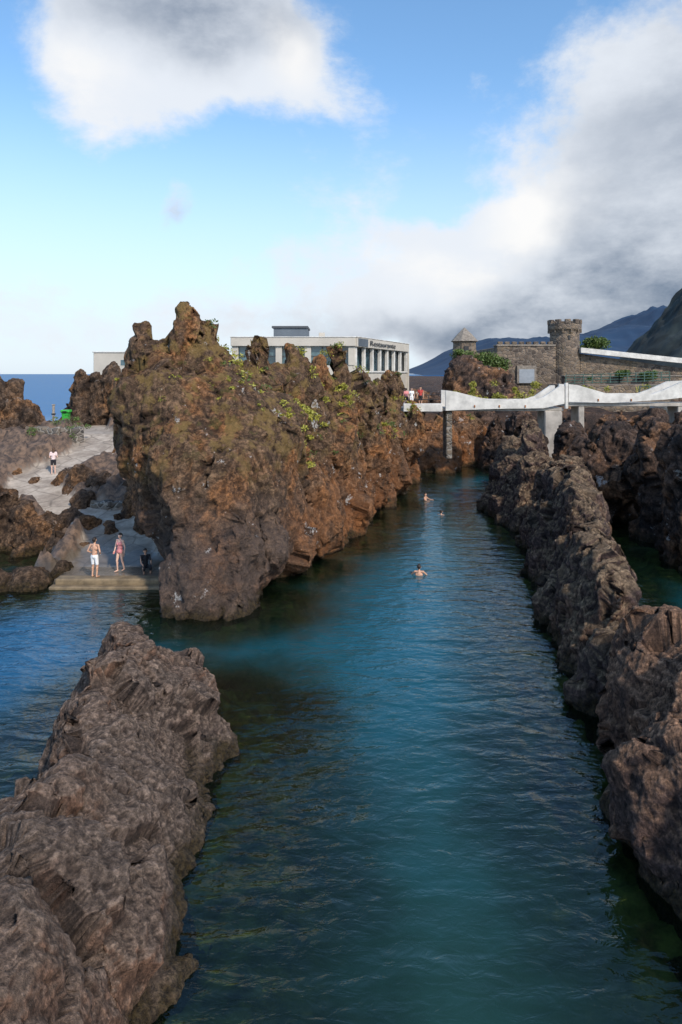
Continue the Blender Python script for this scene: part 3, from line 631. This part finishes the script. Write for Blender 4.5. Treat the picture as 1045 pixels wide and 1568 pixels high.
def person(name,loc,yaw,skin,hair,female=False,cloth=None,arms=None,legs=None,h=1.75,pitch=0,hairlong=False,headturn=0):
    sh=.165 if female else .19; hp=.10 if female else .085
    arms=arms or {-1:((-.25,.02,1.12),(-.27,-.06,.86)),1:((.25,.02,1.12),(.27,-.06,.86))}
    legs=legs or {-1:((-.10,-.02,.49),(-.10,.02,.08)),1:((.10,-.02,.49),(.10,.02,.08))}
    c=[(-hp*.8,0,.93,.095,hp*.8,0,.93,.095),(0,0,.93,.12,0,0,1.10,.105 if not female else .092),(-.05,0,1.10,.085,.05,0,1.10,.085),
       (0,0,1.10,.10,0,0,1.30,.12),(-.085,0,1.28,.095,.085,0,1.28,.095),(-sh+.02,0,1.425,.05,sh-.02,0,1.425,.05),(0,.01,1.38,.085,0,.01,1.45,.06),
       (0,.005,1.44,.055,0,-.005,1.54,.05)]
    if female: c+=[(-.065,-.085,1.27,.05,-.065,-.06,1.30,.055),(.065,-.085,1.27,.05,.065,-.06,1.30,.055)]
    for s in (-1,1):
        k,a=legs[s]; hip=(s*.09,0,.90)
        c+=[(*hip,.09,*k,.056),(*k,.053,*a,.036)]
        cm=tuple(.68*k[i]+.32*a[i] for i in range(3)); c.append((cm[0],cm[1]+.018,cm[2]+.05,.048,cm[0],cm[1]+.015,cm[2]-.05,.045))
        c+=[(a[0],a[1]+.02,a[2]-.035,.036,a[0]+s*.015,a[1]-.10,a[2]-.048,.030),(a[0]+s*.015,a[1]-.10,a[2]-.05,.03,a[0]+s*.02,a[1]-.17,a[2]-.055,.022)]
        e,w=arms[s]
        c+=[(s*sh,0,1.42,.052,*e,.037),(*e,.038,*w,.026)]
        hand(c,w,np.array(w)-np.array(e),s)
    V,F=caps_mesh(c,0,ICO2)
    o=remesh('body',V,F,.010,3,.5)
    hd=[(0,.012,1.665,.093,0,-.008,1.645,.09),(0,-.02,1.60,.062,0,-.035,1.575,.045),(0,-.095,1.635,.010,0,-.112,1.615,.014),(0,-.085,1.585,.014,0,-.086,1.585,.02),
        (-.09,.005,1.615,.014,-.092,.008,1.645,.018),(.09,.005,1.615,.014,.092,.008,1.645,.018),(-.02,-.088,1.662,.01,-.045,-.08,1.663,.01),(.02,-.088,1.662,.01,.045,-.08,1.663,.01)]
    Vh,Fh=caps_mesh(hd,0,ICO2)
    ho=remesh('head',Vh,Fh,.008,2,.4)
    hr=[(0,.03,1.675,.098,0,.0,1.70,.088),(0,.045,1.64,.085,0,.05,1.60,.06)]
    if hairlong: hr+=[(0,.07,1.62,.07,0,.10,1.45,.045),(-.05,.05,1.6,.05,-.05,.08,1.46,.03),(.05,.05,1.6,.05,.05,.08,1.46,.03)]
    Vr,Fr=caps_mesh(hr,.06,ICO2); hro=remesh('hair',Vr,Fr,.012,1)
    for q in (ho,hro): q.data.materials.append(skin if q is ho else hair)
    ey=[(s*.033,-.088,1.642,.009,s*.033,-.089,1.642,.009) for s in(-1,1)]; Ve,Fe=caps_mesh(ey,0); eo=mesh_obj('eyes',Ve,Fe.tolist(),BK,True)
    mo=[(-.022,-.103,1.583,.005,.022,-.103,1.583,.005)]; Vm,Fm=caps_mesh(mo,0); mo=mesh_obj('mouth',Vm,Fm.tolist(),RD,True)
    me=o.data; me.materials.append(skin); mats=[skin]
    P=getco(me); N=getno(me); fab=np.zeros(len(P),int)
    for (mt,fn) in (cloth or []):
        me.materials.append(mt); mats.append(mt); fab[fn(P)]=len(mats)-1
    P2=P+N*(np.where(fab>0,.012,0.))[:,None]; me.vertices.foreach_set('co',P2.ravel())
    mi=[int(min(fab[list(pl.vertices)])) for pl in me.polygons]; me.polygons.foreach_set('material_index',mi); me.update()
    root=empty(name,loc); k=h/1.75; root.scale=(k,k,k); root.rotation_euler=(pitch,0,yaw)
    for q in (o,ho,hro,eo,mo): q.parent=root
    if headturn:
        for q in (ho,hro,eo,mo): q.rotation_euler=(0,0,headturn)
    return root
def shorts(P): return (P[:,2]<1.0)&(P[:,2]>.56)&(np.abs(P[:,0])<.215)
def swimsuit(P): return (P[:,2]>.86)&(P[:,2]<1.36)&(np.abs(P[:,0])<.16)|((P[:,2]>=1.36)&(P[:,2]<1.47)&(np.abs(np.abs(P[:,0])-.09)<.022))
def trunks(P): return (P[:,2]<1.0)&(P[:,2]>.78)&(np.abs(P[:,0])<.2)
def tee(P): return (P[:,2]>.95)&(P[:,2]<1.47)&(np.abs(P[:,0])<.235)&~((P[:,2]<1.2)&(np.abs(P[:,0])>.18))
def skirt(P): return (P[:,2]<=.99)&(P[:,2]>.60)&(np.abs(P[:,0])<.21)
man=person('man_in_white_shorts',(-10.85,30.05,.34),math.radians(165),SK[0],HAIR,False,[(WH,lambda P:shorts(P)&~((np.abs(P[:,0])>.2)&(P[:,1]<-.05)))],
   arms={-1:((-.31,.06,1.15),(-.17,-.14,1.02)),1:((.31,.06,1.15),(.17,-.14,1.02))},legs={-1:((-.12,-.03,.49),(-.13,.03,.08)),1:((.11,-.05,.49),(.12,-.02,.08))},h=1.74)
wom=person('woman_in_pink_swimsuit',(-10.1,31.2,.26),math.radians(-25),SK[1],HAIR,True,[(PK,swimsuit)],
   arms={-1:((-.24,-.02,1.13),(-.18,-.16,.96)),1:((.25,.05,1.13),(.25,.0,.87))},legs={-1:((-.09,-.10,.50),(-.09,-.06,.08)),1:((.10,.03,.49),(.10,.16,.11))},h=1.74,hairlong=False)
wk=person('woman_in_black_skirt',(-18.2,43.2,2.93),math.radians(200),SK[1],HAIR2,True,[(PW,tee),(BK,skirt)],
   arms={-1:((-.24,.0,1.13),(-.15,-.18,1.08)),1:((.24,.0,1.13),(.15,-.18,1.08))},h=1.68,hairlong=True)
sit=person('person_on_ledge',(-8.95,31.2,-.37),math.radians(30),SK[0],HAIR,False,[(BK,lambda P:tee(P)|trunks(P))],
   arms={-1:((-.24,-.18,1.15),(-.16,-.38,1.0)),1:((.24,-.18,1.15),(.16,-.38,1.0))},legs={-1:((-.16,-.40,.92),(-.15,-.34,.50)),1:((.16,-.40,.92),(.15,-.34,.50))},h=1.66)
def swim(name,x,y,yaw,z=-1.25,pitch=-.35,hair=HAIR,arms=None):
    return person(name,(x,y,z),yaw,SK[0],hair,False,[(BK,trunks)],arms=arms or {-1:((-.34,-.12,1.26),(-.34,-.36,1.22)),1:((.34,-.12,1.26),(.34,-.36,1.22))},h=1.75,pitch=pitch)
swim('swimmer',3.6,31.5,math.radians(170),-1.26,.0)
swim('swimmer',6.2,50.2,math.radians(60),-1.22,.0)
swim('swimmer',6.6,45.0,math.radians(150),-1.45,.0)
zd=6.4
person('woman_on_bridge',(6.1,59.0,zd),math.radians(10),SK[1],HAIR2,True,[(WH,lambda P:tee(P)|skirt(P))],h=1.66,hairlong=True)
person('man_on_bridge',(6.9,59.3,zd),math.radians(-20),SK[0],HAIR,False,[(RD,tee),(BK,shorts)],h=1.76)
person('woman_on_bridge',(5.7,59.7,zd),math.radians(190),SK[0],HAIR,True,[(PK,tee),(BK,skirt)],h=1.62)
# ------------------------------------------------------------------ WORLD
S=Vector((.42,-.64,.64)).normalized()
w=bpy.data.worlds.new('World'); scene.world=w; w.use_nodes=True; nt=w.node_tree; nt.nodes.clear(); g=G(nt)
w.cycles.sampling_method='MANUAL'; w.cycles.sample_map_resolution=256
sky=g.new('ShaderNodeTexSky'); sky.sky_type='NISHITA'; sky.sun_disc=False
sky.sun_elevation=math.asin(S.z); sky.sun_rotation=math.atan2(S.x,S.y); sky.air_density=1.0; sky.dust_density=.6; sky.ozone_density=2.0
tc=g.new('ShaderNodeTexCoord'); Dv=g.vm('NORMALIZE',tc.outputs['Generated'])
sp=g.new('ShaderNodeSeparateXYZ'); g.put(sp.inputs[0],Dv)
nsn=g.new('ShaderNodeTexNoise'); g.put(nsn.inputs['Vector'],Dv); nsn.inputs['Scale'].default_value=4.5; nsn.inputs['Detail'].default_value=6
Dd=g.vm('ADD',Dv,g.vm('MULTIPLY',g.vm('SUBTRACT',nsn.outputs['Color'],(.5,.5,.5)),(.26,.26,.26)))
def blob(px,py,rx,ry,amp=1.,soft=0.):
    u=(px)/1045.; v=(py)/1045.; c=Vector((u,1,v)); L_=c.length; c/=L_
    d=g.vm('SUBTRACT',Dd,tuple(c)); d=g.vm('MULTIPLY',d,(1045*L_/rx,.8,1045*L_/ry))
    return g.m('MULTIPLY',g.ss(g.vm('LENGTH',d),1.,soft),amp)
def add(*a):
    r=a[0]
    for x in a[1:]: r=g.m('ADD',r,x)
    return r
cn=g.noise(g.vm('MULTIPLY',Dv,(1,1,1.5)),3.6,9,.64,.15); cn2=g.noise(g.vm('MULTIPLY',Dv,(1,1,1.9)),5.2,8,.62)
bl=add(blob(-360,450,200,160,.95),blob(-230,560,300,190,1.1),blob(-110,480,150,150,.9),blob(-282,267,75,60,.8),
       blob(560,260,480,500,1.7),blob(360,120,620,180,1.35),blob(190,200,300,130,.9),blob(-80,90,900,85,.7),blob(60,560,260,100,.35),blob(-520,300,150,80,.5),blob(140,260,200,50,.4),blob(20,435,110,55,.4))
dens=g.ss(g.m('ADD',bl,g.m('MULTIPLY',g.m('SUBTRACT',cn,.5),3.2)),.25,1.0)
shs=g.m('MINIMUM',add(blob(-230,590,260,150,.9),blob(-282,258,60,48,.5),blob(540,120,470,220,1.1),blob(400,70,560,110,.9),blob(580,420,330,280,.7),blob(20,70,420,50,.3)),1.)
shade=g.m('MULTIPLY',shs,g.ss(cn2,.18,.74,.12,1.),clamp=True)
bright=add(blob(310,265,140,85,1.2),blob(180,200,220,50,.8),blob(-400,450,100,90,.9),blob(-95,490,80,90,.9))
cc=g.mix(shade,(.84,.88,.94),(.10,.155,.25)); cc=g.mix(g.m('MULTIPLY',bright,g.ss(cn2,.30,.55),clamp=True),cc,(1.0,.985,.965))
haze=g.m('MULTIPLY',g.ss(sp.outputs[2],.40,.02),.88)
bgA=g.new('ShaderNodeBackground'); bgA.inputs[1].default_value=.15
sk=g.new('ShaderNodeHueSaturation'); g.put(sk.inputs['Color'],sky.outputs[0]); sk.inputs['Saturation'].default_value=1.12; sk.inputs['Value'].default_value=1.6; sk.inputs['Hue'].default_value=.495
g.put(bgA.inputs[0],sk.outputs[0])
bgH=g.new('ShaderNodeBackground'); bgH.inputs[0].default_value=(.71,.83,.96,1)
bgC=g.new('ShaderNodeBackground'); g.put(bgC.inputs[0],cc); bgC.inputs[1].default_value=1.
m1=g.new('ShaderNodeMixShader'); g.put(m1.inputs[0],haze); g.put(m1.inputs[1],bgA.outputs[0]); g.put(m1.inputs[2],bgH.outputs[0])
m2=g.new('ShaderNodeMixShader'); g.put(m2.inputs[0],g.m('MULTIPLY',dens,.95)); g.put(m2.inputs[1],m1.outputs[0]); g.put(m2.inputs[2],bgC.outputs[0])
ow=g.new('ShaderNodeOutputWorld'); g.put(ow.inputs[0],m2.outputs[0])
sl=bpy.data.lights.new('sun','SUN'); sl.energy=3.5; sl.angle=math.radians(2.5); sl.color=(1,.89,.76)
so=link(bpy.data.objects.new('sun',sl)); so.rotation_mode='QUATERNION'; so.rotation_quaternion=S.to_track_quat('Z','Y'); so.location=(30,-30,40)
cam=bpy.data.cameras.new('camera'); co=link(bpy.data.objects.new('camera',cam)); co.location=(0,0,9.3); co.rotation_euler=(math.pi/2,0,0)
cam.sensor_fit='VERTICAL'; cam.sensor_height=36; cam.lens=24; cam.shift_y=-.1352; cam.clip_end=20000; cam.clip_start=.1
scene.camera=co
scene.view_settings.view_transform='Standard'; scene.view_settings.look='None'; scene.view_settings.exposure=0
